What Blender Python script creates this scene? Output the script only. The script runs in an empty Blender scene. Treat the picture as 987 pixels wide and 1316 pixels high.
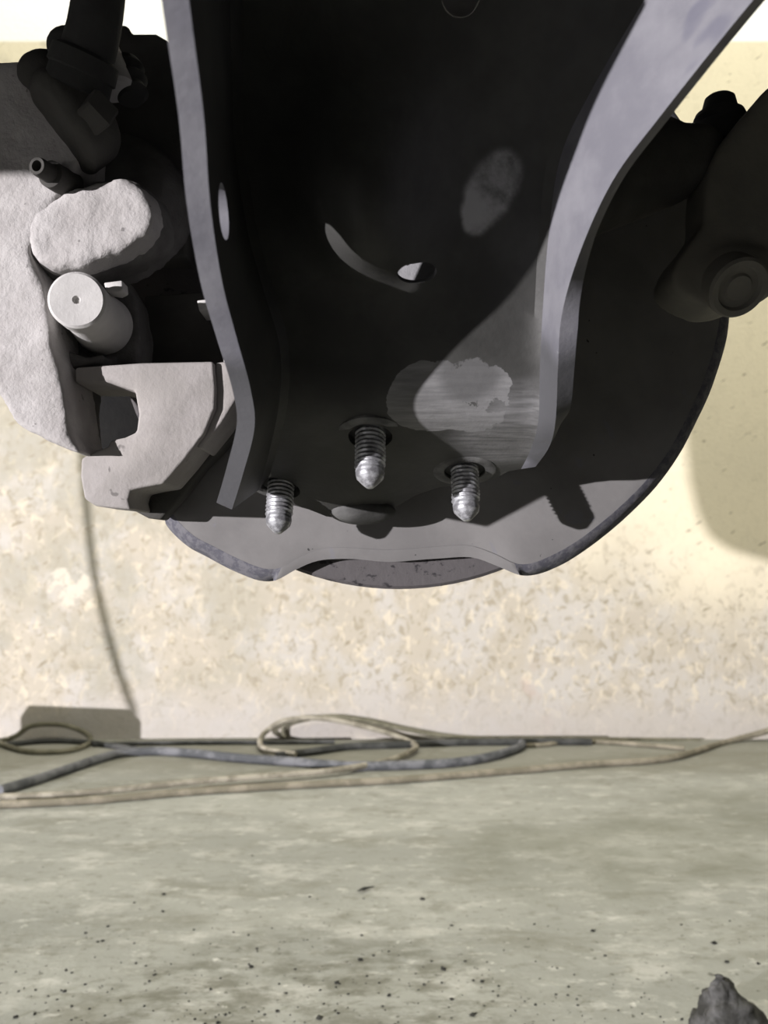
import bpy, bmesh, math, random
from mathutils import Vector, Matrix, noise as mnoise

scene = bpy.context.scene
COL = scene.collection
random.seed(7)

# ------------------------------------------------------------------ camera
FPX = 1040.0
PITCH = math.radians(3.0)
WALL_Y = 1.5
CAM_H = WALL_Y * math.tan(math.atan((950 - 658) / FPX) - PITCH)
CAM = Vector((0, 0, CAM_H))
FWD = Vector((0, math.cos(PITCH), math.sin(PITCH)))
UPV = Vector((0, -math.sin(PITCH), math.cos(PITCH)))
cd = bpy.data.cameras.new('camera')
cam = bpy.data.objects.new('camera', cd)
COL.objects.link(cam)
cam.location = CAM
cam.rotation_euler = (math.pi / 2 + PITCH, 0, 0)
cd.sensor_fit = 'VERTICAL'
cd.sensor_height = 24.0
cd.lens = 24.0 * FPX / 1316.0
cd.clip_start = 0.01
cd.dof.use_dof = True
cd.dof.focus_distance = 0.275
cd.dof.aperture_fstop = 13.0
scene.camera = cam

# ------------------------------------------------------------------ world, lights, exposure
w = bpy.data.worlds.new('dim_workshop')
scene.world = w
w.use_nodes = True
w.node_tree.nodes['Background'].inputs[0].default_value = (1.0, 0.98, 0.9, 1)
w.node_tree.nodes['Background'].inputs[1].default_value = 0.004


def light(name, kind, loc, target, energy, color):
    ld = bpy.data.lights.new(name, kind)
    lo = bpy.data.objects.new(name, ld)
    COL.objects.link(lo)
    lo.location = loc
    lo.rotation_euler = (Vector(target) - Vector(loc)).to_track_quat('-Z', 'Y').to_euler()
    ld.energy = energy
    ld.color = color
    return lo, ld


# the mechanic's work lamp, low on the left behind the camera
LAMP = Vector((-2.78, -2.08, CAM_H + 0.10))
lo, ld = light('work_lamp', 'SPOT', LAMP, (0.0, 0.45, CAM_H + 0.02), 1150, (1.0, 0.955, 0.985))
ld.spot_size = math.radians(44)
ld.spot_blend = 0.3
ld.shadow_soft_size = 0.022
# the ceiling strip lamp between the car and the wall
lo, ld = light('ceiling_lamp', 'AREA', (0.2, 0.55, 2.15), (0.2, 1.5, 0.9), 50, (1.0, 0.965, 0.83))
ld.shape = 'RECTANGLE'
ld.size = 2.8
ld.size_y = 0.25

vs = scene.view_settings
vs.view_transform = 'Standard'
vs.look = 'None'
vs.gamma = 1.0
vs.use_curve_mapping = False
vs.exposure = 0.0


# ------------------------------------------------------------------ helpers
def U(px, py, d):
    """a point of the place, from where it stands in the photograph and its distance"""
    return CAM + d * (FWD + Vector(((px - 493.5) / FPX, 0, 0)) - UPV * ((py - 658.0) / FPX))


def ray(px, py):
    return FWD + Vector(((px - 493.5) / FPX, 0, 0)) - UPV * ((py - 658.0) / FPX)


def on_floor(px, py, z=0.0):
    r = ray(px, py)
    return CAM + r * ((z - CAM_H) / r.z)


def on_wall(px, py, y=WALL_Y):
    r = ray(px, py)
    return CAM + r * (y / r.y)


def cr(p0, p1, p2, p3, t):
    return 0.5 * ((2 * p1) + (p2 - p0) * t + (2 * p0 - 5 * p1 + 4 * p2 - p3) * t * t + (3 * p1 - p0 - 3 * p2 + p3) * t ** 3)


def spline(pts, n, closed=False):
    out = []
    m = len(pts)
    rng = m if closed else m - 1
    for i in range(rng):
        if closed:
            a, b, c, e = pts[(i - 1) % m], pts[i], pts[(i + 1) % m], pts[(i + 2) % m]
        else:
            a, b, c, e = pts[max(i - 1, 0)], pts[i], pts[i + 1], pts[min(i + 2, m - 1)]
        for k in range(n):
            out.append(cr(a, b, c, e, k / n))
    if not closed:
        out.append(pts[-1].copy())
    return out


def link(name, me, mat, parent=None, smooth=True):
    o = bpy.data.objects.new(name, me)
    COL.objects.link(o)
    if mat:
        me.materials.append(mat)
    if smooth:
        me.polygons.foreach_set('use_smooth', [True] * len(me.polygons))
    if parent:
        o.parent = parent
        o.matrix_parent_inverse = Matrix.Translation(-parent.location)
    return o


def mesh(name, verts, faces):
    me = bpy.data.meshes.new(name)
    me.from_pydata([tuple(v) for v in verts], [], faces)
    me.update()
    return me


def fix_normals(me):
    bm = bmesh.new()
    bm.from_mesh(me)
    bmesh.ops.recalc_face_normals(bm, faces=bm.faces)
    bm.to_mesh(me)
    bm.free()


class MB:
    """collects shapes, then links them as one mesh"""

    def __init__(self):
        self.v, self.f = [], []

    def add(self, verts, faces):
        o = len(self.v)
        self.v += list(verts)
        self.f += [[i + o for i in f] for f in faces]
        return self

    def prism(self, poly, d, thick, back_scale=1.0, slope=(0, 0)):
        """an outline standing at distance d, going `thick` metres away from the viewer along y"""
        fr = [U(x, y, d + slope[0] * (x - poly[0][0]) + slope[1] * (y - poly[0][1])) for x, y in poly]
        c = sum(fr, Vector()) / len(fr)
        bk = [c + (p - c) * back_scale + Vector((0, thick, 0)) for p in fr]
        n = len(fr)
        self.add(fr + bk, [list(range(n))[::-1], list(range(n, 2 * n))] +
                 [[i, (i + 1) % n, n + (i + 1) % n, n + i] for i in range(n)])
        return self

    def lathe(self, base, axis, prof, seg=40):
        """prof: (distance along the axis, radius)"""
        axis = axis.normalized()
        q = Vector((0, 0, 1)).rotation_difference(axis)
        vs_, fs = [], []
        for (h, r) in prof:
            for k in range(seg):
                a = 2 * math.pi * k / seg
                vs_.append(base + q @ Vector((r * math.cos(a), r * math.sin(a), h)))
        for i in range(len(prof) - 1):
            for k in range(seg):
                k2 = (k + 1) % seg
                fs.append([i * seg + k, i * seg + k2, (i + 1) * seg + k2, (i + 1) * seg + k])
        if prof[0][1] > 1e-6:
            fs.append(list(range(seg))[::-1])
        if prof[-1][1] > 1e-6:
            o = (len(prof) - 1) * seg
            fs.append(list(range(o, o + seg)))
        self.add(vs_, fs)
        return self

    def cyl(self, a, b, r0, r1=None, ch=0.0, seg=32):
        r1 = r0 if r1 is None else r1
        L = (b - a).length
        if ch:
            prof = [(0, r0 - ch), (ch, r0), (L - ch, r1), (L, r1 - ch)]
        else:
            prof = [(0, r0), (L, r1)]
        return self.lathe(a, b - a, prof, seg)

    def tube(self, pts, r, seg=10):
        n = len(pts)
        vs_, fs = [], []
        up = Vector((0.13, 0.2, 0.97))
        for i, p in enumerate(pts):
            t = (pts[min(i + 1, n - 1)] - pts[max(i - 1, 0)]).normalized()
            s = t.cross(up)
            if s.length < 1e-4:
                s = t.cross(Vector((1, 0, 0)))
            s.normalize()
            u = s.cross(t)
            rr = r(i / (n - 1)) if callable(r) else r
            for k in range(seg):
                a = 2 * math.pi * k / seg
                vs_.append(p + s * (rr * math.cos(a)) + u * (rr * math.sin(a)))
        for i in range(n - 1):
            for k in range(seg):
                k2 = (k + 1) % seg
                fs.append([i * seg + k, i * seg + k2, (i + 1) * seg + k2, (i + 1) * seg + k])
        fs.append(list(range(seg)))
        fs.append(list(range((n - 1) * seg, n * seg))[::-1])
        self.add(vs_, fs)
        return self

    def ball(self, c, rx, ry, rz, rot=None, seg=24, rings=14):
        vs_, fs = [], []
        for i in range(rings + 1):
            th = math.pi * i / rings
            for k in range(seg):
                a = 2 * math.pi * k / seg
                v = Vector((rx * math.sin(th) * math.cos(a), ry * math.sin(th) * math.sin(a), rz * math.cos(th)))
                if rot:
                    v = rot @ v
                vs_.append(c + v)
        for i in range(rings):
            for k in range(seg):
                k2 = (k + 1) % seg
                fs.append([i * seg + k, (i + 1) * seg + k, (i + 1) * seg + k2, i * seg + k2])
        self.add(vs_, fs)
        return self

    def build(self, name, mat, parent=None, smooth=True, bevel=0.0, voxel=0.0, soft=0, rough=0.0, sharp=True):
        me = mesh(name, self.v, self.f)
        fix_normals(me)
        o = link(name, me, mat, parent, smooth)
        if voxel:
            m = o.modifiers.new('remesh', 'REMESH')
            m.mode = 'VOXEL'
            m.voxel_size = voxel
            m.use_smooth_shade = True
            if soft:
                s = o.modifiers.new('soft', 'SMOOTH')
                s.factor = 0.5
                s.iterations = soft
            bake(o)
            if rough:
                me = o.data
                for v in me.vertices:
                    p = v.co
                    n = mnoise.noise(p * 160) * 0.6 + mnoise.noise(p * 420) * 0.35
                    v.co = p + v.normal * (n * rough)
        elif bevel:
            m = o.modifiers.new('bevel', 'BEVEL')
            m.width = bevel
            m.segments = 3
            m.limit_method = 'ANGLE'
            m.angle_limit = math.radians(35)
            bake(o)
            if smooth:
                shade_by_angle(o, 35)
        elif smooth and sharp:
            shade_by_angle(o, 35)
        return o


def bake(o):
    """turn an object's modifiers into plain mesh"""
    dg = bpy.context.evaluated_depsgraph_get()
    me = bpy.data.meshes.new_from_object(o.evaluated_get(dg))
    old = o.data
    o.modifiers.clear()
    o.data = me
    me.name = old.name


def shade_by_angle(o, deg):
    me = o.data
    bm = bmesh.new()
    bm.from_mesh(me)
    lim = math.radians(deg)
    for e in bm.edges:
        if len(e.link_faces) == 2 and e.calc_face_angle(0) > lim:
            e.smooth = False
    for f in bm.faces:
        f.smooth = True
    bm.to_mesh(me)
    bm.free()


def tag(o, label, cat, group=None, kind=None):
    o['label'] = label
    o['category'] = cat
    if group:
        o['group'] = group
    if kind:
        o['kind'] = kind
    return o


def thing(name, label, cat, loc, group=None):
    o = bpy.data.objects.new(name, None)
    o.empty_display_size = 0.02
    COL.objects.link(o)
    o.location = loc
    return tag(o, label, cat, group)


# ------------------------------------------------------------------ materials
class NT:
    def __init__(self, name):
        self.m = bpy.data.materials.new(name)
        self.m.use_nodes = True
        self.t = self.m.node_tree
        self.bs = self.t.nodes['Principled BSDF']
        self.co = self.n('ShaderNodeTexCoord').outputs['Object']

    def n(self, kind, **kw):
        nd = self.t.nodes.new(kind)
        for k, v in kw.items():
            setattr(nd, k, v)
        return nd

    def l(self, a, b):
        self.t.links.new(a, b)

    def val(self, sock, v):
        if hasattr(v, 'is_linked') or hasattr(v, 'links'):
            self.l(v, sock)
        else:
            sock.default_value = v

    def noise(self, scale, detail=4, rough=0.55, vec=None, stretch=None, dist=0.0):
        v = vec or self.co
        if stretch:
            mp = self.n('ShaderNodeMapping')
            self.l(v, mp.inputs[0])
            mp.inputs['Scale'].default_value = stretch
            v = mp.outputs[0]
        nd = self.n('ShaderNodeTexNoise')
        self.l(v, nd.inputs['Vector'])
        nd.inputs['Scale'].default_value = scale
        nd.inputs['Detail'].default_value = detail
        nd.inputs['Roughness'].default_value = rough
        nd.inputs['Distortion'].default_value = dist
        return nd.outputs['Fac']

    def ramp(self, fac, lo, hi, a=0.0, b=1.0):
        nd = self.n('ShaderNodeMapRange')
        self.l(fac, nd.inputs[0])
        nd.inputs[1].default_value = lo
        nd.inputs[2].default_value = hi
        nd.inputs[3].default_value = a
        nd.inputs[4].default_value = b
        nd.interpolation_type = 'SMOOTHSTEP'
        return nd.outputs[0]

    def math(self, op, a, b=0.0):
        nd = self.n('ShaderNodeMath', operation=op)
        self.val(nd.inputs[0], a)
        self.val(nd.inputs[1], b)
        return nd.outputs[0]

    def mix(self, fac, a, b, mode='MIX'):
        nd = self.n('ShaderNodeMix', data_type='RGBA', blend_type=mode)
        self.val(nd.inputs[0], fac)
        self.val(nd.inputs[6], a if hasattr(a, 'links') else (*a, 1))
        self.val(nd.inputs[7], b if hasattr(b, 'links') else (*b, 1))
        return nd.outputs[2]

    def xyz(self):
        s = self.n('ShaderNodeSeparateXYZ')
        self.l(self.co, s.inputs[0])
        return s.outputs

    def near(self, c, r):
        """1 at the world point c, fading to 0 at distance r"""
        g = self.n('ShaderNodeVectorMath', operation='DISTANCE')
        self.l(self.co, g.inputs[0])
        g.inputs[1].default_value = c
        return self.ramp(g.outputs['Value'], r, r * 0.55)

    def bump(self, h, strength, dist):
        b = self.n('ShaderNodeBump')
        b.inputs['Strength'].default_value = strength
        b.inputs['Distance'].default_value = dist
        self.l(h, b.inputs['Height'])
        self.l(b.outputs[0], self.bs.inputs['Normal'])

    def out(self, color, rough=0.85, metal=0.0, spec=0.3):
        if hasattr(color, 'links'):
            self.l(color, self.bs.inputs['Base Color'])
        else:
            self.bs.inputs['Base Color'].default_value = (*color, 1)
        self.val(self.bs.inputs['Roughness'], rough)
        self.bs.inputs['Metallic'].default_value = metal
        self.bs.inputs['Specular IOR Level'].default_value = spec
        return self.m


def dusty(name, base, dark, light_, scale=55, rough=0.9, bump=0.35, speck=0.0, spec=0.25):
    k = NT(name)
    a = k.noise(scale, 5, 0.6)
    c = k.mix(k.ramp(a, 0.35, 0.68), dark, base)
    b = k.noise(scale * 0.45, 3, 0.5)
    c = k.mix(k.ramp(b, 0.55, 0.75, 0, 0.7), c, light_)
    if speck:
        s = k.noise(scale * 4.5, 2, 0.5)
        c = k.mix(k.ramp(s, 0.70, 0.74, 0, speck), c, (0.03, 0.028, 0.027))
    k.bump(k.noise(scale * 9, 4, 0.65), bump, 0.0006)
    return k.out(c, rough, 0, spec)


M_CAST = dusty('dusty_cast_iron', (0.43, 0.415, 0.405), (0.34, 0.325, 0.315), (0.49, 0.475, 0.46), 60, 0.95, 0.8, 0.5)
M_BRACKET = dusty('dusty_bracket_iron', (0.35, 0.33, 0.318), (0.28, 0.265, 0.25), (0.39, 0.365, 0.34), 45, 0.95, 0.5, 0.5)
M_PIN = dusty('dusty_pin_steel', (0.54, 0.53, 0.51), (0.47, 0.46, 0.445), (0.58, 0.57, 0.55), 70, 0.9, 0.3)
M_RUBBER = dusty('black_rubber', (0.05, 0.05, 0.048), (0.035, 0.035, 0.034), (0.07, 0.07, 0.066), 60, 0.8, 0.3)
M_DARK = dusty('oily_dark_iron', (0.07, 0.068, 0.062), (0.05, 0.048, 0.044), (0.10, 0.097, 0.088), 50, 0.85, 0.4)
M_OPENING = dusty('unlit_opening_black', (0.012, 0.012, 0.011), (0.008, 0.008, 0.008), (0.018, 0.018, 0.016), 50, 0.8, 0.3, 0, 0.15)  # the unlit bracket opening, its darkness put into the colour
M_CAST_SHADE = dusty('shaded_cast_iron', (0.15, 0.145, 0.14), (0.09, 0.087, 0.083), (0.22, 0.213, 0.205), 60, 0.9, 0.7)  # caliper iron in shade: the darkness is put into the colour
M_UNDER = dusty('underseal_black', (0.03, 0.03, 0.028), (0.02, 0.02, 0.019), (0.045, 0.045, 0.04), 20, 0.9, 0.3)
M_LINK = dusty('dull_black_link_paint', (0.19, 0.18, 0.155), (0.14, 0.135, 0.118), (0.24, 0.23, 0.20), 40, 0.8, 0.3)
M_KNUCKLE = dusty('grey_forged_knuckle', (0.30, 0.30, 0.31), (0.2, 0.2, 0.205), (0.36, 0.36, 0.37), 50, 0.85, 0.5)


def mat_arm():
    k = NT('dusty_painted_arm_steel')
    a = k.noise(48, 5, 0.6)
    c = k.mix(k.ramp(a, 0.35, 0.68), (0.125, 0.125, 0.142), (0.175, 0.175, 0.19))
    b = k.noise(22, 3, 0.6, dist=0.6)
    c = k.mix(k.ramp(b, 0.60, 0.66, 0, 0.6), c, (0.085, 0.085, 0.115))
    e = k.noise(150, 3, 0.6)
    c = k.mix(k.ramp(e, 0.68, 0.74, 0, 0.5), c, (0.25, 0.25, 0.26))
    # darker tone with ragged edges on the lower ends of both flanges
    flange_dark = k.math('MAXIMUM', k.near(U(735, 545, 0.24), 0.036), k.near(U(310, 585, 0.222), 0.040))
    flange_dark = k.ramp(k.math('ADD', flange_dark, k.math('MULTIPLY', k.math('SUBTRACT', k.noise(60, 4, 0.6), 0.5), 0.7)), 0.1, 0.8)
    c = k.mix(k.math('MULTIPLY', flange_dark, 0.85), c, (0.055, 0.056, 0.058))
    k.bump(k.noise(420, 4, 0.6), 0.3, 0.0005)
    return k.out(c, 0.72, 0, 0.35)


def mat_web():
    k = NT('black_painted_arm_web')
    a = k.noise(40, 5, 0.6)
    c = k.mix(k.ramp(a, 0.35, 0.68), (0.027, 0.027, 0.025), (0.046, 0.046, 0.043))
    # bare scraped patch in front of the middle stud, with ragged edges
    rag = k.noise(120, 5, 0.65)
    big = k.noise(38, 4, 0.6, dist=0.8)
    patch = k.math('MAXIMUM', k.near(U(556, 520, 0.236), 0.0165), k.near(U(608, 520, 0.236), 0.0165))
    rug = k.math('ADD', k.math('MULTIPLY', k.math('SUBTRACT', big, 0.5), 3.4), k.math('MULTIPLY', k.math('SUBTRACT', rag, 0.5), 2.6))
    patch = k.ramp(k.math('MULTIPLY', patch, k.math('ADD', rug, 1.0)), 0.40, 0.47)
    oil = k.near(U(605, 480, 0.232), 0.012)
    streak = k.noise(60, 4, 0.6, stretch=(1, 9, 9))
    bare = k.mix(k.ramp(streak, 0.3, 0.7), (0.14, 0.14, 0.14), (0.22, 0.22, 0.22))
    bare = k.mix(k.math('MULTIPLY', oil, 0.8), bare, (0.08, 0.08, 0.08))
    c = k.mix(patch, c, bare)
    p3 = None  # soft pool of light on the web, put into the colour
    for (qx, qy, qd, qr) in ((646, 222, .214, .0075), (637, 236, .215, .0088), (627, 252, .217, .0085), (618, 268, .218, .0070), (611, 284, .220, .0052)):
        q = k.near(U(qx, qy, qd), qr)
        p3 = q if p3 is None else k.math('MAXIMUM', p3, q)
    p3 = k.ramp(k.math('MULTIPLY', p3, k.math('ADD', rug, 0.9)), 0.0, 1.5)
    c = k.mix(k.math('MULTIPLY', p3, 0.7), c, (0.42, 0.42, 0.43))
    p2 = k.near(U(665, 560, 0.25), 0.024)
    c = k.mix(k.math('MULTIPLY', p2, k.ramp(streak, 0.25, 0.75, 0.3, 0.9)), c, (0.21, 0.21, 0.212))
    k.bump(k.noise(300, 4, 0.6), 0.3, 0.0005)
    return k.out(c, 0.6, 0, 0.4)


def mat_shield():
    k = NT('dusty_shield_steel')
    a = k.noise(35, 5, 0.6)
    c = k.mix(k.ramp(a, 0.3, 0.7), (0.15, 0.146, 0.143), (0.195, 0.19, 0.185))
    sc = k.noise(70, 3, 0.5, dist=1.2)
    c = k.mix(k.ramp(sc, 0.66, 0.72, 0, 0.55), c, (0.17, 0.17, 0.19))
    sp = k.noise(260, 2, 0.5)
    c = k.mix(k.ramp(sp, 0.745, 0.77, 0, 0.9), c, (0.03, 0.03, 0.03))
    k.bump(k.noise(350, 3, 0.6), 0.2, 0.0004)
    return k.out(c, 0.88, 0, 0.3)


def mat_shield_edge():
    k = NT('scuffed_shield_edge')
    a = k.noise(330, 4, 0.7)
    c = k.mix(k.ramp(a, 0.40, 0.60), (0.085, 0.085, 0.102), (0.14, 0.138, 0.15))
    k.bump(a, 0.5, 0.0005)
    return k.out(c, 0.8, 0, 0.3)


def mat_disc():
    k = NT('rusty_disc_iron')
    a = k.noise(190, 4, 0.6, stretch=(1, 1, 1.6))
    c = k.mix(k.ramp(a, 0.57, 0.66), (0.08, 0.074, 0.075), (0.022, 0.02, 0.022))
    k.bump(k.noise(250, 4, 0.6), 0.5, 0.0006)
    return k.out(c, 0.75, 0.0, 0.4)


def mat_stud():
    k = NT('zinc_stud_steel')
    a = k.noise(260, 4, 0.65)
    c = k.mix(k.ramp(a, 0.4, 0.62), (0.20, 0.20, 0.21), (0.50, 0.51, 0.53))
    r = k.ramp(a, 0.3, 0.7, 0.5, 0.32)
    k.bump(k.noise(700, 3, 0.6), 0.25, 0.0003)
    return k.out(c, r, 0.45, 0.5)


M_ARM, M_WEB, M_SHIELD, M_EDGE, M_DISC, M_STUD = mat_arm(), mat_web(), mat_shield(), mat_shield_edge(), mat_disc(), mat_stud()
M_TAB = dusty('half_bare_tab_steel', (0.07, 0.07, 0.068), (0.035, 0.035, 0.033), (0.22, 0.22, 0.215), 75, 0.65, 0.3)
M_RING = dusty('bare_nut_seat_steel', (0.15, 0.15, 0.148), (0.07, 0.07, 0.068), (0.28, 0.28, 0.275), 140, 0.6, 0.3)


def mat_wall():
    k = NT('worn_two_tone_wall')
    x, y, z = k.xyz()
    cream, cream2 = (0.80, 0.73, 0.56), (0.73, 0.67, 0.52)
    c = k.mix(k.ramp(k.noise(2.2, 3, 0.5), 0.35, 0.65), cream2, cream)
    # old paint worn and dirty, low down and towards the left
    wear = k.ramp(k.math('ADD', z, k.math('MULTIPLY', x, 0.30)), 0.66, 0.22)
    wear = k.ramp(k.math('ADD', wear, k.math('MULTIPLY', k.math('SUBTRACT', k.noise(6, 4, 0.6), 0.5), 0.8)), 0.05, 0.85)
    bare = k.mix(k.ramp(k.noise(13, 4, 0.6), 0.42, 0.62), (0.40, 0.365, 0.315), (0.44, 0.425, 0.415))
    c = k.mix(k.math('MULTIPLY', wear, 0.8), c, bare)
    # pores and flakes: dark and pale mottling at thumb size
    mot = k.noise(62, 4, 0.6, dist=0.9, stretch=(1, 1, 0.8))
    amt = k.ramp(wear, 0.0, 0.8, 0.08, 0.72)
    c = k.mix(k.math('MULTIPLY', k.ramp(mot, 0.50, 0.66), amt), c, (0.32, 0.28, 0.205))
    lt = k.noise(52, 4, 0.6, dist=0.8, stretch=(1.1, 1, 0.8))
    c = k.mix(k.math('MULTIPLY', k.ramp(lt, 0.53, 0.66), k.math('MULTIPLY', amt, 0.9)), c, (0.68, 0.61, 0.48))
    # left end: large dull stains and a pale splash
    left = k.ramp(x, 0.05, -0.45)
    st = k.noise(7, 4, 0.6)
    c = k.mix(k.math('MULTIPLY', k.ramp(st, 0.42, 0.60), k.math('MULTIPLY', left, 0.6)), c, (0.33, 0.315, 0.255))
    sp = k.near(tuple(on_wall(88, 752)), 0.05)
    sp = k.ramp(k.math('MULTIPLY', sp, k.math('ADD', k.math('MULTIPLY', k.math('SUBTRACT', k.noise(34, 4, 0.6), 0.5), 6.0), 0.8)), 0.4, 0.8)
    c = k.mix(k.math('MULTIPLY', sp, k.math('MULTIPLY', left, 0.8)), c, (0.62, 0.58, 0.49))
    # slanting dark flecks
    rot = k.n('ShaderNodeMapping')
    k.l(k.co, rot.inputs[0])
    rot.inputs['Rotation'].default_value = (0, 0.5, 0)
    fl = k.noise(52, 2, 0.5, vec=rot.outputs[0], stretch=(0.5, 1, 1.9))
    c = k.mix(k.ramp(fl, 0.66, 0.72, 0, 0.75), c, (0.26, 0.225, 0.155))
    worn = mot
    # reddish splash
    rd = k.near((0.26, WALL_Y, 0.06), 0.10)
    c = k.mix(k.math('MULTIPLY', rd, k.ramp(k.noise(16, 4, 0.6), 0.5, 0.7, 0, 0.35)), c, (0.50, 0.36, 0.31))
    # smoother pale band along the very bottom
    zb = k.math('ADD', z, k.math('MULTIPLY', k.math('SUBTRACT', k.noise(9, 4, 0.6), 0.5), 0.12))
    c = k.mix(k.ramp(zb, 0.11, 0.03, 0, 0.7), c, (0.47, 0.445, 0.42))
    # white paint above shoulder height
    c = k.mix(k.ramp(z, 1.315, 1.322), c, (0.94, 0.94, 0.93))
    h = k.math('ADD', k.math('MULTIPLY', worn, -0.6), k.noise(180, 4, 0.6))
    k.bump(h, 0.35, 0.003)
    return k.out(c, 0.9, 0, 0.2)


def mat_floor():
    k = NT('worn_concrete_floor')
    x, y, z = k.xyz()
    a = k.noise(4, 5, 0.6, stretch=(0.6, 1.5, 1))
    c = k.mix(k.ramp(a, 0.35, 0.65), (0.30, 0.308, 0.285), (0.375, 0.383, 0.355))
    b = k.noise(14, 6, 0.7, stretch=(0.8, 1.5, 1))
    c = k.mix(k.ramp(b, 0.50, 0.66, 0, 0.7), c, (0.52, 0.52, 0.49))
    d = k.noise(10, 6, 0.7, stretch=(0.7, 1.6, 1), dist=0.4)
    c = k.mix(k.ramp(d, 0.50, 0.68, 0, 0.7), c, (0.225, 0.225, 0.19))
    e = k.noise(60, 5, 0.7, stretch=(0.8, 1.5, 1))
    c = k.mix(k.ramp(e, 0.52, 0.68, 0, 0.65), c, (0.215, 0.215, 0.18))
    e2 = k.noise(45, 5, 0.7, stretch=(0.7, 1.4, 1))
    c = k.mix(k.ramp(e2, 0.56, 0.70, 0, 0.7), c, (0.58, 0.58, 0.55))
    sn = k.math('MAXIMUM', k.near(tuple(on_floor(960, 1050)), 0.16), k.math('MAXIMUM', k.near(tuple(on_floor(860, 1085)), 0.15), k.near(tuple(on_floor(720, 1100)), 0.16)))
    c = k.mix(k.math('MULTIPLY', sn, k.ramp(k.noise(9, 4, 0.6), 0.3, 0.7, 0.15, 0.7)), c, (0.185, 0.19, 0.155))
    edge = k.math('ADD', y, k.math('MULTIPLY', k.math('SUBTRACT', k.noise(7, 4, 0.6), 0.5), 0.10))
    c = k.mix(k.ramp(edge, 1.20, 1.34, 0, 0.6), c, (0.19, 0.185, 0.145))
    oil = k.math('MAXIMUM', k.near(tuple(on_floor(500, 1290)), 0.13), k.math('MAXIMUM', k.near(tuple(on_floor(360, 1270)), 0.12), k.near(tuple(on_floor(250, 1310)), 0.12)))
    c = k.mix(k.math('MULTIPLY', oil, k.ramp(k.noise(32, 5, 0.7, stretch=(0.7, 1.5, 1)), 0.42, 0.62, 0, 0.7)), c, (0.14, 0.14, 0.11))
    f = k.noise(150, 2, 0.5)
    dirt = k.ramp(y, 1.0, 0.62)
    c = k.mix(k.math('MULTIPLY', k.ramp(f, 0.66, 0.72, 0, 0.8), dirt), c, (0.10, 0.10, 0.085))
    g = k.noise(60, 3, 0.6)
    c = k.mix(k.math('MULTIPLY', k.ramp(g, 0.66, 0.74, 0, 0.7), dirt), c, (0.72, 0.72, 0.68))
    k.bump(k.noise(120, 4, 0.6), 0.3, 0.002)
    return k.out(c, 0.75, 0, 0.3)


M_WALL, M_FLOOR = mat_wall(), mat_floor()


# ------------------------------------------------------------------ the setting
def slab(name, x0, x1, y0, y1, z0, z1, mat):
    v = [(x, y, z) for z in (z0, z1) for y in (y0, y1) for x in (x0, x1)]
    f = [(0, 2, 3, 1), (4, 5, 7, 6), (0, 1, 5, 4), (2, 6, 7, 3), (0, 4, 6, 2), (1, 3, 7, 5)]
    me = mesh(name, v, f)
    fix_normals(me)
    o = link(name, me, mat, smooth=False)
    o['kind'] = 'structure'
    return o


slab('floor', -4, 4, -3.5, 1.7, -0.1, 0, M_FLOOR)
slab('wall_back', -4, 4, WALL_Y, 1.7, 0, 3.0, M_WALL)

# ------------------------------------------------------------------ control arm (drooping channel of thick sheet)
ROWS = [  # left rim, left fold, right fold, right rim: (x, y, distance)
    ((222, -430, .116), (250, -770, .137), (1130, -760, .139), (1360, -520, .130)),
    ((225, -170, .131), (300, -250, .170), (930, -250, .172), (1100, -150, .162)),
    ((243, 0, .144), (298, -80, .184), (850, -60, .186), (968, 0, .168)),
    ((262, 150, .158), (300, 70, .199), (755, 110, .202), (848, 150, .184)),
    ((270, 260, .169), (304, 180, .209), (715, 200, .214), (787, 233, .195)),
    ((285, 360, .182), (320, 290, .217), (702, 300, .222), (745, 325, .204)),
    ((303, 430, .193), (342, 370, .223), (696, 390, .229), (722, 405, .212)),
    ((322, 500, .205), (362, 440, .228), (692, 470, .234), (717, 475, .221)),
    ((327, 550, .213), (362, 510, .235), (690, 540, .242), (714, 540, .232)),
    ((312, 610, .225), (348, 580, .259), (680, 578, .259), (706, 574, .249)),
    ((298, 655, .235), (335, 628, .285), (668, 603, .273), (688, 600, .268)),
]
cols4 = [[U(*r[k]) for r in ROWS] for k in range(4)]
NSUB = 8
cols4 = [spline(c, NSUB) for c in cols4]
NR = len(cols4[0])
FRONT = [(335, 628), (348, 642), (372, 648), (398, 655), (420, 664), (450, 668), (485, 664), (508, 652), (535, 636), (565, 626), (600, 622), (636, 616), (652, 606), (668, 603)]


def plate_point(px, py):
    r = ray(px, py)          # the ball joint plate: z + 0.384 y = const
    return CAM + r * min(0.1328 / (r.z + 0.384 * r.y), 0.2905 / r.y)   # its front lip turns down


def front_edge(s):
    t = s * (len(FRONT) - 1)
    i = min(int(t), len(FRONT) - 2)
    f = t - i
    return plate_point(FRONT[i][0] * (1 - f) + FRONT[i + 1][0] * f, FRONT[i][1] * (1 - f) + FRONT[i + 1][1] * f)


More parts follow.
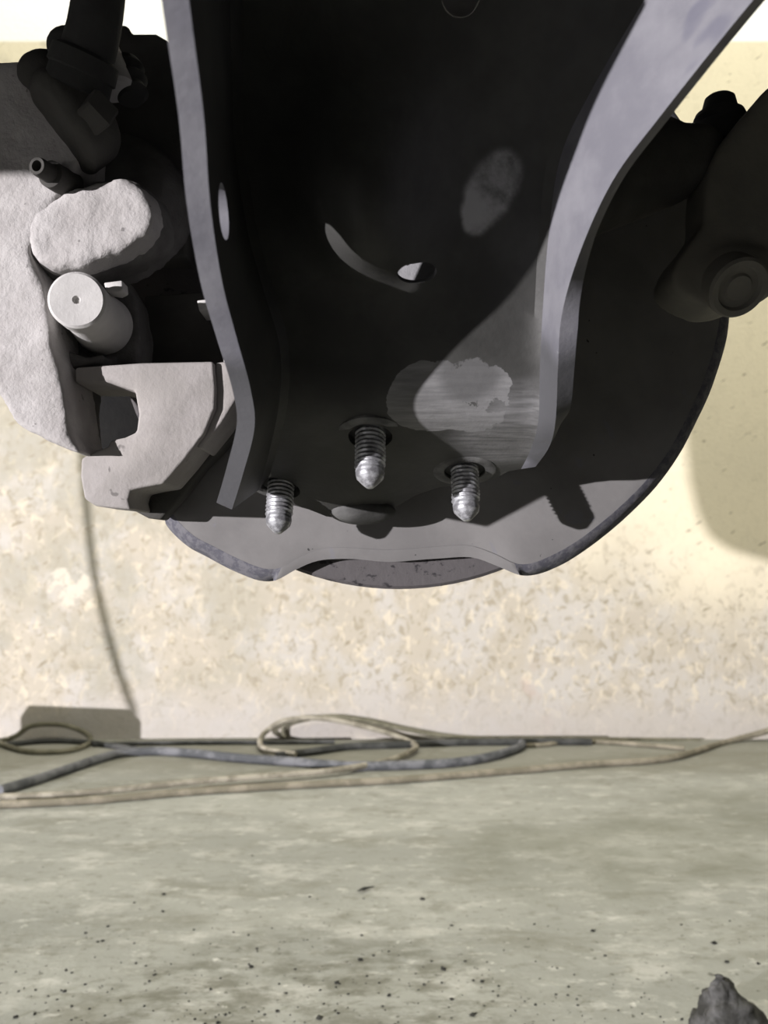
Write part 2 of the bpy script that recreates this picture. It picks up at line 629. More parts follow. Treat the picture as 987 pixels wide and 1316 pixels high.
SL = [0.0, 0.25, 0.5, 0.75, 0.92]           # down the left flange, rim to fold
SW = [0.025, 0.07] + [0.07 + 0.86 * i / 22 for i in range(1, 22)] + [0.93, 0.975]
grid = []
for i in range(NR):
    LR, LW, RW, RR = (c[i] for c in cols4)
    row = [LR.lerp(LW, s) for s in SL]
    q = max(0.0, (i - (NR - 1 - 2.2 * NSUB)) / (2.2 * NSUB))
    for s in SW:
        p = LW.lerp(RW, s)
        if q > 0:                            # towards the ragged front edge
            base = cols4[1][-1].lerp(cols4[2][-1], s)
            p = p + (front_edge(s) - base) * (q * q)
        # pressed dish running down the middle of the web
        tt = i / (NR - 1)
        dish = math.exp(-((s - 0.40) / 0.20) ** 2) * (-0.023 * math.exp(-((tt - 0.42) / 0.12) ** 2))
        p = p + Vector((0, 0.6, 0.8)) * dish
        row.append(p)
    row += [RW.lerp(RR, s) for s in [1 - s for s in SL[::-1]]]
    grid.append(row)
NC = len(grid[0])


def gnorm(i, j):
    a = grid[min(i + 1, NR - 1)][j] - grid[max(i - 1, 0)][j]
    b = grid[i][min(j + 1, NC - 1)] - grid[i][max(j - 1, 0)]
    n = b.cross(a)
    n.normalize()
    return n


THICK = 0.0049
outer = []
sgn = 1 if gnorm(NR - 6, NC // 2).z > 0 else -1
for i in range(NR):
    outer.append([grid[i][j] + gnorm(i, j) * (sgn * THICK) for j in range(NC)])


for i in range(NR):                              # sheared edge of the flared flange leans outwards and back
    f_ = min(1.0, max(0.0, (0.62 - i / (NR - 1)) / 0.15))
    outer[i][NC - 1] = outer[i][NC - 1].lerp(grid[i][NC - 1] + Vector((0.59, 0.76, 0.26)) * 0.0054, f_)


def arm_piece(name, j0, j1, mat, parent):
    w_ = j1 - j0 + 1
    vs_ = [grid[i][j] for i in range(NR) for j in range(j0, j1 + 1)] + [outer[i][j] for i in range(NR) for j in range(j0, j1 + 1)]
    o = NR * w_
    fs = []
    for i in range(NR - 1):
        for j in range(w_ - 1):
            a = i * w_ + j
            fs.append((a, a + 1, a + w_ + 1, a + w_))
            fs.append((o + a, o + a + w_, o + a + w_ + 1, o + a + 1))
        for a in (i * w_, i * w_ + w_ - 1):
            fs.append((a, a + w_, o + a + w_, o + a))
    for j in range(w_ - 1):
        for a in (j, (NR - 1) * w_ + j):
            fs.append((a, a + 1, o + a + 1, o + a))
    me = mesh(name, vs_, fs)
    fix_normals(me)
    return link(name, me, mat, parent)


def cut(o, cutters):
    for c in cutters:
        me = mesh('cutter', c.v, c.f)
        fix_normals(me)
        co = bpy.data.objects.new('cutter', me)
        COL.objects.link(co)
        m = o.modifiers.new('hole', 'BOOLEAN')
        m.operation = 'DIFFERENCE'
        m.object = co
        m.solver = 'EXACT'
        bpy.context.view_layer.update()
        bake(o)
        bpy.data.objects.remove(co)
    o.data.polygons.foreach_set('use_smooth', [True] * len(o.data.polygons))
    shade_by_angle(o, 35)


arm = thing('control_arm', 'wide dark channel-shaped steel control arm drooping down the middle of the picture', 'control arm', plate_point(478, 600))
JL, JR = len(SL), NC - len(SL)
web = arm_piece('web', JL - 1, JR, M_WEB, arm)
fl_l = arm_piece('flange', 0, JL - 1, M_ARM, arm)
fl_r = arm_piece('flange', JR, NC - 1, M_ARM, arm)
web['label'] = 'dark web of the arm with a scraped bare patch'
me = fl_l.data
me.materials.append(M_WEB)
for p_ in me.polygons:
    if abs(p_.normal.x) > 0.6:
        p_.material_index = 1  # unlit side faces: shade put into the colour by the web's dark material
fl_l['label'] = 'thin-edged upright flange'
fl_r['label'] = 'flared pale flange catching the light'

PN = Vector((0, -0.384, -1)).normalized()        # stud direction, square to the plate
STUDS = [(361, 622), (476, 557), (597, 604)]
cutters = []
for (px, py) in STUDS:
    p = plate_point(px, py)
    cutters.append(MB().cyl(p - PN * 0.03, p + PN * 0.03, 0.0068))
hp = U(535, 345, 0.227)
ell = MB().cyl(Vector((0, 0, -.03)), Vector((0, 0, .03)), 1.0, seg=48)
ell.v = [hp + Vector((p.x * 0.0054, p.z, p.y * 0.0034 + p.z * 0.55)) for p in ell.v]
cutters.append(ell)
cutters.append(MB().cyl(U(592, -6, .160), U(592, -6, .200), 0.0045))
cut(web, cutters)
hx = U(295, 272, 0.186)
cut(fl_l, [MB().cyl(hx + Vector((-.03, 0, 0)), hx + Vector((.012, 0, 0)), 0.0062)])
shade_by_angle(fl_r, 35)

for (px, py) in STUDS:                            # bright marks left by the nuts
    p = plate_point(px, py) + PN * 0.0004
    MB().lathe(p, PN, [(-0.001, 0.0070), (0.0002, 0.0070), (0.0003, 0.0074), (0.0003, 0.0100), (0.0001, 0.0106), (-0.001, 0.0107)], 48).build('nut_seat', M_RING, arm)
# curled tab at the very front with a polished spot
tc = plate_point(466, 655) + Vector((0, -0.001, -0.0008))
MB().ball(tc, 0.0120, 0.0070, 0.0042, Matrix.Rotation(math.radians(-21), 3, 'X')).build('front_tab', M_TAB, arm, sharp=False)


# ------------------------------------------------------------------ ball joint: three threaded studs through the plate
def stud_mesh(L=0.0185, r=0.0049, pitch=0.00145, seg=36):
    vs_, fs = [], []
    n = 110
    z0 = -0.012
    for i in range(n + 1):
        z = z0 + (L - z0) * i / n
        for k in range(seg):
            a = k / seg
            rr = r
            if z < L * 0.64:
                ph = (z / pitch + a) % 1.0
                rr = r - 0.00080 * abs(2 * ph - 1) ** 0.8
            elif z < L * 0.84:
                u_ = (z - L * 0.64) / (L * 0.20)
                rr = r * (0.88 - 0.05 * u_) + 0.0003 * math.sin(u_ * math.pi)
                ph = (z / pitch + a) % 1.0
                rr -= 0.00030 * abs(2 * ph - 1) * (1 - u_)
            else:
                u_ = (z - L * 0.84) / (L * 0.16)
                rr = r * (0.80 - 0.55 * u_ ** 1.15)
            vs_.append(Vector((rr * math.cos(2 * math.pi * a), rr * math.sin(2 * math.pi * a), z)))
    for i in range(n):
        for k in range(seg):
            k2 = (k + 1) % seg
            fs.append((i * seg + k, i * seg + k2, (i + 1) * seg + k2, (i + 1) * seg + k))
    fs.append(tuple(range(n * seg, n * seg + seg)))
    fs.append(tuple(range(seg))[::-1])
    me = mesh('stud', vs_, fs)
    fix_normals(me)
    me.materials.append(M_STUD)
    me.polygons.foreach_set('use_smooth', [True] * len(me.polygons))
    return me


sm = stud_mesh()
mid = plate_point(478, 590) - PN * 0.006
joint = thing('ball_joint', 'ball joint whose three bare silver threaded studs poke down through the arm', 'ball joint', mid)
MB().prism([(x, y) for x, y in [(330, 560), (478, 495), (630, 555), (640, 600), (478, 620), (330, 610)]], 0.27, 0.004).build('base_plate', M_DARK, joint).location = (0, 0.012, 0.010)
MB().lathe(mid, -PN, [(0, 0.021), (0.012, 0.021), (0.017, 0.018), (0.024, 0.013), (0.034, 0.009), (0.036, 0.007)]).build('housing', M_DARK, joint)
for n_, (px, py) in enumerate(STUDS):
    so = bpy.data.objects.new('stud', sm)
    COL.objects.link(so)
    so.parent = joint
    so.matrix_parent_inverse = Matrix.Translation(-joint.location)
    so.location = plate_point(px, py)
    so.rotation_euler = Vector((0, 0, 1)).rotation_difference(PN).to_euler()
    so['label'] = 'silver threaded stud with a tapered tip'

# ------------------------------------------------------------------ brake disc and dust shield
SD = 0.305
HUB = U(515, 388, SD)
SH = [(207, 664), (213, 681), (236, 703), (262, 717), (300, 736), (330, 747), (354, 746), (380, 732), (408, 721),
      (440, 719), (500, 722), (560, 718), (605, 716), (640, 727), (668, 740), (692, 740), (722, 728), (750, 712), (780, 690),
      (815, 660), (850, 624), (880, 583), (905, 535), (925, 490), (940, 440), (948, 390), (949, 340), (944, 290),
      (930, 240), (908, 190), (880, 140), (840, 90), (790, 40), (720, 0), (640, -25), (560, -32), (490, -10), (430, 50), (380, 120),
      (352, 200), (340, 300), (338, 400), (332, 480), (308, 545), (262, 602), (225, 642)]
outl = spline([U(x, y, SD) for x, y in SH], 4, closed=True)
shield = thing('brake_dust_shield', 'large round grey sheet-metal dust shield behind the arm, notched along its bottom edge', 'dust shield', HUB)
NP = len(outl)
rings = [(0.30, 0.0), (0.33, -0.004), (0.55, -0.004), (0.60, -0.001), (0.80, 0.0), (0.93, 0.0), (0.955, 0.0005)]
vs_, fs = [], []
for th in (0.0, 0.0016):
    for (s, dy) in rings:
        for p in outl:
            vs_.append(HUB + (p - HUB) * s + Vector((0, dy + th, 0)))
nr = len(rings)
for i in range(nr - 1):
    for k in range(NP):
        k2 = (k + 1) % NP
        a = [i * NP + k, i * NP + k2, (i + 1) * NP + k2, (i + 1) * NP + k]
        fs.append(a)
        fs.append([x + nr * NP for x in a[::-1]])
for k in range(NP):
    k2 = (k + 1) % NP
    fs.append([k, k2, nr * NP + k2, nr * NP + k])
    b = (nr - 1) * NP
    fs.append([b + k, b + k2, nr * NP + b + k2, nr * NP + b + k])
me = mesh('face_plate', vs_, fs)
fix_normals(me)
shade_by_angle(link('face_plate', me, M_SHIELD, shield), 40)
vs_, fs = [], []
rim = [(0.954, 0.0004, 0), (0.975, 0.0015, 0), (1.0, 0.0062, 0), (0.998, 0.0075, 0), (0.972, 0.0030, 0), (0.952, 0.002, 0)]
for (s, dy, _) in rim:
    for k, p in enumerate(outl):
        if 6 * 4 <= k <= 14 * 4:
            s_, dy_ = 0.955 + (s - 0.955) * 1.0, dy * 0.15 + (0.0012 if dy > 0.0018 and s < 0.999 else 0)
        else:
            s_, dy_ = s, dy
        q = HUB + (p - HUB) * s_
        wob = mnoise.noise(p * 70) * 0.0005 if s > 0.99 else 0
        vs_.append(q + Vector((wob, dy_, wob)))
for i in range(6):
    for k in range(NP):
        k2 = (k + 1) % NP
        i2 = (i + 1) % 6
        fs.append([i * NP + k, i * NP + k2, i2 * NP + k2, i2 * NP + k])
me = mesh('rolled_edge', vs_, fs)
fix_normals(me)
o = link('rolled_edge', me, M_EDGE, shield)
me.materials.append(M_SHIELD)
for p_ in me.polygons:
    if 24 <= min(v_ % NP for v_ in p_.vertices) <= 55:
        p_.material_index = 1
o['label'] = 'scuffed blue-grey rolled edge'
shade_by_angle(o, 40)

disc = thing('brake_disc', 'dark rusty brake disc showing below the notch of the dust shield', 'brake disc', HUB + Vector((0, .02, 0)))
DC = U(512, 392, 0.318)
Y = Vector((0, 1, 0))
RD = 0.1113
MB().lathe(DC, Y, [(0, 0.07), (0, RD - 0.0012), (0.0012, RD), (0.0075, RD), (0.008, RD - 0.001), (0.008, 0.07), (0, 0.07)], 128).build('friction_ring', M_DISC, disc)
MB().lathe(DC + Y * 0.014, Y, [(0, 0.07), (0, RD - 0.001), (0.0075, RD), (0.008, RD - 0.001), (0.008, 0.07), (0, 0.07)], 128).build('friction_ring', M_DISC, disc)
v = MB()
for k in range(36):
    a = 2 * math.pi * k / 36
    dr = Vector((math.cos(a), 0, math.sin(a)))
    tn = Vector((-math.sin(a), 0, math.cos(a))) * 0.002
    c8 = [DC + dr * rr + tn * s + Y * yy for yy in (0.0078, 0.0142) for rr in (0.072, RD - 0.004) for s in (-1, 1)]
    v.add(c8, [(0, 1, 3, 2), (4, 6, 7, 5), (0, 4, 5, 1), (2, 3, 7, 6), (0, 2, 6, 4), (1, 5, 7, 3)])
v.build('cooling_vanes', M_DISC, disc, smooth=False)
MB().lathe(DC, Y, [(0.002, 0.071), (0.002, 0.068), (0.045, 0.066), (0.048, 0.062), (0.048, 0.0)], 64).build('hat', M_DISC, disc)

# ------------------------------------------------------------------ steering knuckle, mostly hidden behind the arm
kn = thing('steering_knuckle', 'dark forged steering knuckle in the shade behind the arm', 'knuckle', HUB - Vector((0, .02, 0)))
MB().lathe(HUB + Vector((0, -0.045, 0)), Y, [(0, 0.020), (0, 0.034), (0.004, 0.037), (0.028, 0.034), (0.030, 0.042), (0.040, 0.043)], 64).build('hub_carrier', M_KNUCKLE, kn)
k_ = MB()
k_.tube(spline([U(600, 330, .277), U(700, 260, .276), (U(800, 225, .276)), U(870, 205, .276)], 6), lambda t: 0.020 - 0.006 * t, 20)
k_.lathe(U(880, 245, .276), UPV, [(0, 0.010), (0.003, 0.0125), (0.016, 0.0125), (0.019, 0.010)], 28)
k_.build('steering_arm', M_DARK, kn, voxel=0.0016, soft=6, rough=0.0004)
k_ = MB()
k_.tube(spline([U(500, 330, .268), U(480, 200, .262), U(440, 80, .258), U(430, -60, .255)], 6), lambda t: 0.022 - 0.007 * t, 20)
k_.build('upright', M_KNUCKLE, kn, voxel=0.002, soft=6, rough=0.0004)

# ------------------------------------------------------------------ link with bushing, upper right
lk = thing('suspension_link', 'rounded dark link end with a pressed-in bushing at the right edge', 'link', U(930, 395, .268))
b = MB()
b.prism([(1010, 95), (985, 113), (955, 148), (928, 182), (912, 212), (907, 245), (907, 285), (890, 308), (870, 332), (863, 352), (868, 371), (890, 384),
         (918, 396), (945, 392), (966, 384), (985, 360), (1000, 300), (1040, 200)], 0.262, 0.020)
b.ball(U(940, 355, .268), 0.016, 0.012, 0.011)
b.build('link_body', M_LINK, lk, voxel=0.0014, soft=10, rough=0.0002)
ba = Vector((0.12, -0.80, -0.60)).normalized()
bc = U(948, 369, .2585)
bu = MB().lathe(bc + ba * -0.006, ba, [(0, 0.0098), (0.0068, 0.0098), (0.0078, 0.0090), (0.0078, 0.0072), (0.0062, 0.0066), (0.0062, 0.0046), (0.0072, 0.0040), (0.0072, 0)], 48)
bu.build('bushing', M_LINK, lk)
bt = thing('rubber_boot', 'small stepped black rubber boot standing between the arm and the link', 'rubber boot', U(925, 185, .282))
MB().lathe(U(925, 190, .282), UPV, [(0, 0.0100), (0.004, 0.0104), (0.0075, 0.0088), (0.0085, 0.0078), (0.0100, 0.0088), (0.0118, 0.0080), (0.0128, 0.0062), (0.0148, 0.0056), (0.0172, 0.0050), (0.0180, 0.0040), (0.0180, 0)], 40).build('boot_body', M_RUBBER, bt)

# ------------------------------------------------------------------ brake caliper
cal = thing('brake_caliper', 'dusty grey cast brake caliper filling the upper left corner', 'caliper', U(40, 585, .28))
b = MB()
b.prism([(-150, 75), (20, 76), (62, 80), (95, 120), (105, 200), (76, 250), (50, 285), (36, 322), (54, 365), (62, 400), (66, 440), (76, 476), (84, 520), (90, 560), (103, 584),
         (60, 566), (20, 546), (4, 515), (-30, 470), (-150, 430)], 0.258, 0.030, 1.0)
b.build('bridge', M_CAST, cal, voxel=0.0013, soft=4, rough=0.0006)
b = MB()
fa, fb = U(112, 232, .280), U(134, 284, .297)
b.lathe(fa, fb - fa, [(0, 0.022), (0.0015, 0.0265), (0.005, 0.0300), (0.011, 0.0325), ((fb - fa).length, 0.0335)], 56)
b.build('piston_housing', M_CAST_SHADE, cal, voxel=0.0013, soft=3, rough=0.0007)
b = MB()
bo = []
for k in range(40):                              # rounded oval boss on the housing's front
    a_ = 2 * math.pi * k / 40
    ex = lambda v_: math.copysign(abs(v_) ** 0.75, v_)
    x_, y_ = 86 * ex(math.cos(a_)), 50 * ex(math.sin(a_))
    ca, sa = math.cos(math.radians(-20)), math.sin(math.radians(-20))
    bo.append((114 + x_ * ca - y_ * sa, 287 + x_ * sa + y_ * ca))
b.prism(bo, 0.2630, 0.018, 1.14)
boss = b.build('piston_boss', M_CAST_SHADE, cal, voxel=0.0013, soft=12, rough=0.0007)  # its shaded flanks are put into the darker colour
b = MB()
b.prism([(114 + (x - 114) * 0.97, 285 + (y - 287) * 0.97) for x, y in bo], 0.2578, 0.0110, 1.06)
b.build('boss_face', M_CAST, boss, voxel=0.0011, soft=26, rough=0.0011)['label'] = 'pale dusty front of the piston boss'
b = MB()
b.prism([(58, 352), (150, 345), (172, 380), (180, 425), (178, 466), (120, 474), (78, 478), (64, 440)], 0.282, 0.02)
b.prism([(66, 440), (110, 458), (135, 452), (128, 466), (78, 476)], 0.272, 0.014)
b.prism([(76, 478), (106, 476), (106, 500), (104, 540), (108, 570), (104, 586), (86, 560)], 0.280, 0.02)
ear = b.build('guide_pin_ear', M_CAST_SHADE, cal, voxel=0.0012, soft=4, rough=0.0006)
pn = MB()
pa, pb = U(98, 385, .247), U(140, 425, .290)
ax = (pb - pa)
pn.lathe(pa, ax, [(0.0014, 0), (0.0014, 0.0008), (0.0002, 0.0013), (0, 0.0079), (0.0008, 0.0087), (0.008, 0.0087), (0.0085, 0.0080), (0.012, 0.0082), (ax.length, 0.0110)], 56)
pn.build('guide_pin', M_PIN, cal)['label'] = 'pale round guide pin cap with a centre dimple'
MB().prism([(133, 363), (157, 360), (158, 372), (150, 376), (136, 374)], 0.262, 0.006).build('pin_tab', M_PIN, ear, bevel=0.0005)
# bleed nipple, hollow end towards the viewer
na, nb = U(47, 213, .247), U(92, 240, .264)
nx = (nb - na)
MB().lathe(na, nx, [(0.006, 0), (0.006, 0.0017), (0, 0.0017), (0, 0.0026), (0.0012, 0.0029), (0.006, 0.0030), (0.0065, 0.0042), (nx.length, 0.0046)], 32).build('bleed_nipple', M_DARK, cal)
# banjo boss under the hose and the block behind
b = MB()
b.cyl(U(72, 165, .256), U(128, 140, .262), 0.0165, 0.0145, 0.003)
b.ball(U(62, 100, .262), 0.0095, 0.01, 0.0075)
b.build('hose_boss', M_DARK, cal, voxel=0.0012, soft=6, rough=0.0005)
MB().prism([(140, 34), (148, 30), (164, 31), (168, 42), (200, 42), (214, 50), (232, 70), (240, 330), (190, 330), (105, 150), (105, 90)], 0.298, 0.014).build('carrier_block', M_DARK, cal, bevel=0.0015)
# slide sleeve and its ribbed boot
MB().cyl(U(128, 60, .270), U(150, 118, .268), 0.0060, 0.0062, 0.001).build('slide_sleeve', M_PIN, cal)
b = MB()
ra, rb = U(160, 82, .275), U(170, 128, .272)
L = (rb - ra).length
b.lathe(ra, rb - ra, [(0, 0.003), (0, 0.0050), (L * .2, 0.0062), (L * .35, 0.0050), (L * .5, 0.0064), (L * .68, 0.0050), (L * .85, 0.0058), (L, 0.0040)], 28)
b.build('slide_boot', M_RUBBER, cal)

hose = thing('brake_hose', 'thick black rubber brake hose rising from the caliper out of the top', 'hose', U(105, 130, .25))
MB().tube(spline([U(140, -130, .240), U(131, -40, .243), U(122, 30, .246), U(110, 80, .250), U(102, 112, .252)], 8), lambda t: 0.0070 + 0.0016 * t, 28).build('hose_body', M_RUBBER, hose)
b = MB()
b.lathe(U(112, 68, .249), U(98, 118, .252) - U(112, 68, .249), [(0, 0.0086), (0.001, 0.0100), (0.006, 0.0104), (0.0065, 0.0096), (0.011, 0.0098), (0.012, 0.0085)], 28)
b.ball(U(90, 62, .256), 0.0070, 0.007, 0.0060)
fer = b.build('hose_ferrule', M_RUBBER, hose)
MB().cyl(U(108, 128, .246), U(136, 158, .252), 0.0058, 0.0062, 0.0008, 6).build('banjo_bolt', M_DARK, fer)

# brake pad edge glimpsed between caliper and arm
pad = thing('brake_pad', 'dark brake pad glimpsed in the gap between caliper and control arm', 'brake pad', U(250, 470, .31))
MB().prism([(185, 380), (300, 372), (312, 470), (190, 474)], 0.298, 0.005).build('backing_plate', M_DARK, pad, bevel=0.0008)
MB().prism([(200, 395), (318, 390), (318, 468), (200, 470)], 0.3035, 0.009).build('friction_block', M_DARK, pad, bevel=0.0006)
MB().prism([(253, 386), (270, 384), (274, 397), (256, 400)], 0.285, 0.012).build('clip', M_PIN, pad, bevel=0.0004)
MB().prism([(279, 414), (286, 420), (296, 455), (300, 476), (290, 474), (280, 440)], 0.291, 0.006).build('clip', M_PIN, pad, bevel=0.0004)

MB().prism([(70, 462), (200, 462), (205, 560), (170, 600), (120, 592), (96, 575)], 0.343, 0.012).build('outer_plate', M_OPENING, pad, bevel=0.0008)

# caliper bracket
br = thing('caliper_bracket', 'pale grey hook-shaped caliper bracket beside the left flange of the arm', 'bracket', U(150, 655, .29))
b = MB()
b.prism([(96, 472), (180, 466), (274, 464), (277, 500), (276, 525), (262, 558), (236, 592), (210, 622), (186, 626), (168, 630), (165, 642), (168, 655), (150, 653), (122, 650), (108, 641), (103, 612), (104, 589),
         (122, 579), (139, 574), (141, 566), (160, 562), (175, 555), (178, 532), (173, 502), (140, 492), (96, 492)], 0.2685, 0.024)
b.build('bracket_body', M_BRACKET, br, bevel=0.0010)
b = MB()
b.prism([(276, 466), (306, 462), (309, 505), (284, 545), (258, 577), (252, 574), (264, 556), (278, 525)], 0.2710, 0.022, 1.0)
b.build('bracket_shoulder', M_BRACKET, br, bevel=0.0010)
b = MB()
b.prism([(160, 630), (212, 620), (262, 560), (320, 505), (316, 545), (262, 600), (235, 636), (207, 668), (190, 666), (164, 652)], 0.292, 0.0095)
b.build('bracket_foot', M_DARK, br, bevel=0.0010)

# ------------------------------------------------------------------ hoses and cords along the foot of the wall
def cordmat(name, a, b_):
    k = NT(name)
    return k.out(k.mix(k.ramp(k.noise(35, 4, 0.6), 0.4, 0.62), a, b_), 0.7, 0, 0.35)


M_HOSE = cordmat('grey_black_hose_rubber', (0.075, 0.080, 0.088), (0.17, 0.175, 0.19))
M_BLACK = cordmat('black_hose_rubber', (0.035, 0.037, 0.035), (0.07, 0.072, 0.07))
M_CORD = cordmat('dirty_beige_cord', (0.17, 0.155, 0.115), (0.27, 0.245, 0.19))
M_CORD2 = cordmat('dirty_olive_cord', (0.12, 0.115, 0.08), (0.20, 0.19, 0.14))
M_PALE = cordmat('pale_dusty_cord', (0.20, 0.185, 0.145), (0.36, 0.335, 0.275))


def cord(name, pts, r, mat, label, cat, lift=0.0):
    out = []
    for p in pts:
        if len(p) == 3:
            out.append(on_wall(p[0], p[1], WALL_Y - p[2]))
            continue
        q = on_floor(p[0], p[1], r + lift)
        if q.y > WALL_Y - r - 0.002:
            q = on_wall(p[0], p[1], WALL_Y - r - 0.002)
            q.z = max(q.z, r)
        out.append(q)
    o = MB().tube(spline(out, 8), r, 10).build(name, mat, None)
    return tag(o, label, cat)


cord('rubber_hose', [(0, 1016), (40, 1004), (80, 991), (118, 978), (155, 968), (200, 965), (250, 968), (310, 974), (380, 979), (450, 984), (520, 983), (590, 979), (640, 970), (668, 960), (671, 955)],
     0.0072, M_HOSE, 'thick grey-black hose snaking along the wall foot from the left edge', 'hose')
cord('rubber_hose', [(355, 971), (400, 966), (450, 959), (510, 957), (580, 954), (650, 953), (760, 953)], 0.0062, M_BLACK,
     'short dark hose lying against the wall between the two cord loops', 'hose')
cord('cord', [(0, 1034), (120, 1028), (250, 1017), (380, 1009), (500, 1003), (590, 996), (680, 989), (760, 982), (830, 978), (872, 972), (905, 962), (940, 952, .03), (990, 938, .014), (1060, 915, .012)],
     0.0052, M_CORD, 'long beige cord running across the floor to the right edge', 'cord')
cord('cord', [(0, 1024), (80, 1021), (160, 1014), (260, 1004), (350, 997), (430, 990), (500, 977), (530, 964), (534, 958), (515, 948, .02), (480, 937, .018), (420, 924, .016), (370, 925, .016), (342, 940, .018), (334, 955), (345, 964), (380, 969)],
     0.0048, M_PALE, 'pale cord rising into a tall loop against the wall', 'cord', 0.004)
cord('cord', [(366, 948, .008), (364, 938, .009), (372, 929, .010), (420, 921, .010), (470, 926, .009), (520, 937, .009), (580, 947, .009), (650, 950, .009), (720, 950, .009), (800, 951, .009), (900, 952, .009)],
     0.0042, M_CORD2, 'olive cord lying flat along the wall behind the tall loop', 'cord')
cord('cord', [(-40, 960), (0, 952, .022), (20, 946, .02), (40, 933, .018), (75, 931, .017), (102, 938, .017), (116, 948, .02), (112, 957), (85, 965), (40, 966), (12, 960), (-10, 951, .03)],
     0.0046, M_CORD2, 'small loop of olive cord at the left edge', 'cord')
cord('cord', [(10, 957), (45, 953), (85, 952), (120, 955), (150, 959), (180, 964)], 0.0048, M_BLACK, 'short black cord passing through the small left loop', 'cord')
cord('cord', [(672, 958), (700, 957), (730, 953), (760, 953), (800, 955), (880, 962)], 0.0040, M_CORD, 'thin beige cord end right of the grey hose bend', 'cord')
cord('cord', [(120, 957), (200, 955), (300, 954), (360, 954), (430, 953)], 0.0038, M_BLACK, 'thin dark cord in the corner left of the tall loop', 'cord')

# ------------------------------------------------------------------ grit on the floor
SPOTS = [(211, 1150, 4), (209, 1172, 4), (132, 1210, 4), (323, 1243, 5), (85, 1248, 3), (83, 1275, 4), (45, 1304, 4), (92, 1294, 3), (155, 1287, 3), (271, 1272, 4), (290, 1305, 3), (398, 1153, 3),
         (543, 1156, 5), (570, 1246, 6), (581, 1285, 4), (608, 1305, 6), (463, 1234, 6), (433, 1264, 6), (410, 1309, 6), (357, 1300, 4), (280, 1315, 4), (762, 1197, 4), (918, 1213, 5), (934, 1237, 4), (974, 1239, 4),
         (20, 1308, 5), (330, 1220, 3), (192, 1262, 3), (500, 1280, 4), (688, 1292, 3), (640, 1281, 3), (876, 1311, 4), (110, 1200, 3), (568, 1264, 3), (620, 1262, 4), (545, 1266, 3), (300, 1199, 2)]
g = MB()
random.seed(11)


def bit(c, r):
    rot = Matrix.Rotation(random.uniform(0, 6.28), 3, 'Z') @ Matrix.Rotation(random.uniform(0, 3), 3, 'X')
    vs_ = []
    for v_ in ((1, 0, 0), (-1, 0, 0), (0, 1, 0), (0, -1, 0), (0, 0, 1), (0, 0, -1)):
        q = rot @ (Vector(v_) * r * random.uniform(0.6, 1.15))
        vs_.append(c + Vector((q.x * 1.3, q.y, max(q.z * 0.7, -c.z))))
    g.add(vs_, [(0, 2, 4), (2, 1, 4), (1, 3, 4), (3, 0, 4), (2, 0, 5), (1, 2, 5), (3, 1, 5), (0, 3, 5)])


for (px, py, s) in SPOTS:
    p = on_floor(px, py, 0.0)
    bit(p + Vector((0, 0, 0.0008)), s * 0.75 * p.y / FPX)
for _ in range(330):
    px = random.gauss(380, 330)
    py = 1330 - abs(random.gauss(0, 75))
    if not -200 < px < 1200:
        continue
    p = on_floor(px, py, 0.0)
    bit(p + Vector((0, 0, 0.0005)), random.choice((1, 1, 1.3, 1.6, 2.2)) * p.y / FPX)
M_GRIT = dusty('black_grit', (0.035, 0.035, 0.03), (0.02, 0.02, 0.018), (0.07, 0.07, 0.06), 90)
o = g.build('floor_grit', M_GRIT, None, smooth=False)
tag(o, 'scattered black grit on the concrete floor', 'grit', kind='stuff')
lf = on_floor(478, 1142)
o = MB().tube([on_floor(459, 1145, .002), on_floor(468, 1142, .003), on_floor(481, 1139, .002)], lambda t: 0.0016 - 0.0012 * abs(2 * t - 1), 6).build('wood_splinter', M_GRIT)
tag(o, 'tiny dark splinter lying on the open floor', 'splinter')

# dark lump at the bottom right
LU = on_floor(952, 1340, 0.0)
st = MB()
rp = Vector((LU.x, LU.y, 0))
sc = rp.y / FPX


def lump_profile():
    vs_, fs = [], []
    seg, rg = 40, 22
    pk = Vector((-0.020, 0.0, 0.0))
    for i in range(rg + 1):
        t = i / rg
        for k in range(seg):
            a = 2 * math.pi * k / seg
            ex = 0.050 if math.cos(a) > 0 else 0.0115
            h = 0.047 * (t ** 1.15)
            rr = (1 - t) ** 0.75
            x = pk.x + ex * math.cos(a) * rr + 0.006 * t
            y_ = 0.030 * math.sin(a) * rr
            p = Vector((x, y_, h))
            nz = mnoise.noise(p * 95 + Vector((3, 1, 0))) * 0.006 * (0.35 + t * 0.5) + mnoise.noise(p * 240) * 0.0025
            p += Vector((math.cos(a) * nz, math.sin(a) * nz, nz * 0.7 if i else 0))
            p.z = max(p.z, 0)
            vs_.append(rp + p)
    for i in range(rg):
        for k in range(seg):
            k2 = (k + 1) % seg
            fs.append((i * seg + k, i * seg + k2, (i + 1) * seg + k2, (i + 1) * seg + k))
    fs.append(tuple(range(seg))[::-1])
    fs.append(tuple(range(rg * seg, (rg + 1) * seg)))
    return vs_, fs


st.add(*lump_profile())
M_LUMP = dusty('grey_lump', (0.11, 0.11, 0.11), (0.035, 0.035, 0.032), (0.17, 0.17, 0.175), 70, 0.95, 0.8)
tag(st.build('stone', M_LUMP, None, sharp=False), 'dark grey pointed stone on the floor in the bottom right corner', 'stone')

# ------------------------------------------------------------------ beyond the left edge: unseen things added to throw shadows, and the car overhead
def shadow_source(px, py, back):
    """a point `back` metres before the wall whose work-lamp shadow falls on the wall there"""
    W = on_wall(px, py)
    Lp = LAMP
    return W + (Lp - W) * (back / (W.y - Lp.y))


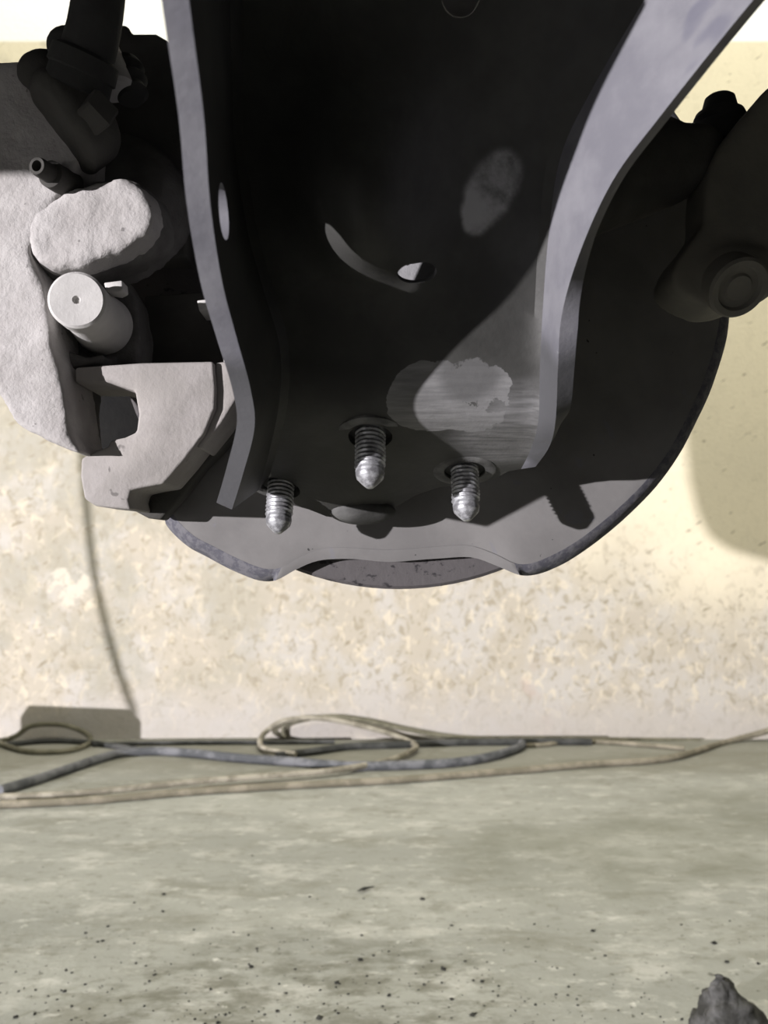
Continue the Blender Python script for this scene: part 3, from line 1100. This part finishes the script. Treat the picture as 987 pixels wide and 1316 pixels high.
b = MB()
f0, f1 = shadow_source(28, 950, 0.34), shadow_source(174, 950, 0.30)
t0, t1, t2, t3 = shadow_source(26, 922, 0.34), shadow_source(36, 906, 0.34), shadow_source(165, 911, 0.30), shadow_source(175, 922, 0.30)
ring = [Vector((f0.x, f0.y, 0)), t0, t1, t2, t3, Vector((f1.x, f1.y, 0))]
b.add(ring + [p + Vector((-0.03, -0.06, 0)) for p in ring], [tuple(range(6)), tuple(range(6, 12))[::-1]] + [(i, (i + 1) % 6, 6 + (i + 1) % 6, 6 + i) for i in range(6)])
tag(b.build('shadow_block', M_DARK, None, bevel=0.004), 'unseen low block added beyond the left edge to shape a wall shadow', 'shadow block')  # added block, outline worked back from its shadow on the wall
pts = [shadow_source(x, y, 0.95) for x, y in [(60, 250), (85, 420), (104, 560), (112, 660), (122, 740), (135, 800), (152, 860), (166, 900), (171, 925)]]
pts.append(Vector((pts[-1].x, pts[-1].y, 0.004)))
tag(MB().tube(spline(pts, 6), 0.0050, 8).build('shadow_wire', M_RUBBER, None), 'unseen thin wire added beyond the left edge to throw a line of shadow', 'wire')  # added wire, placed along the lamp rays to draw the thin wall shadow
def box(x0, x1, y0, y1, z0, z1):
    v8 = [Vector((x, y, z)) for z in (z0, z1) for y in (y0, y1) for x in (x0, x1)]
    return MB().add(v8, [(0, 2, 3, 1), (4, 5, 7, 6), (0, 1, 5, 4), (2, 6, 7, 3), (0, 4, 6, 2), (1, 3, 7, 5)])


car = thing('car_body', 'dark underbody of the jacked-up car overhead, outside the picture', 'car', (0, -0.4, CAM_H + 0.40))
box(-2.2, 1.6, -1.25, 0.48, CAM_H + 0.40, CAM_H + 0.56).build('underbody', M_UNDER, car, bevel=0.03)
box(-0.36, -0.30, -0.02, 0.17, CAM_H + 0.1195, CAM_H + 0.41).build('shade_bar', M_UNDER, car, bevel=0.01)  # added bar, not a known car part, shades the caliper's upper half
ln = [shadow_source(x, y, 1.25) for x, y in [(880, 300), (880, 560), (886, 620), (896, 660), (912, 690), (940, 708), (990, 722), (1060, 728), (1060, 300)]]
MB().add(ln + [p + Vector((-0.02, -0.06, 0)) for p in ln],
         [tuple(range(9)), tuple(range(9, 18))[::-1]] + [(i, (i + 1) % 9, 9 + (i + 1) % 9, 9 + i) for i in range(9)]).build('shadow_panel', M_UNDER, car)  # added panel, outline worked back from the wall shadow at the right
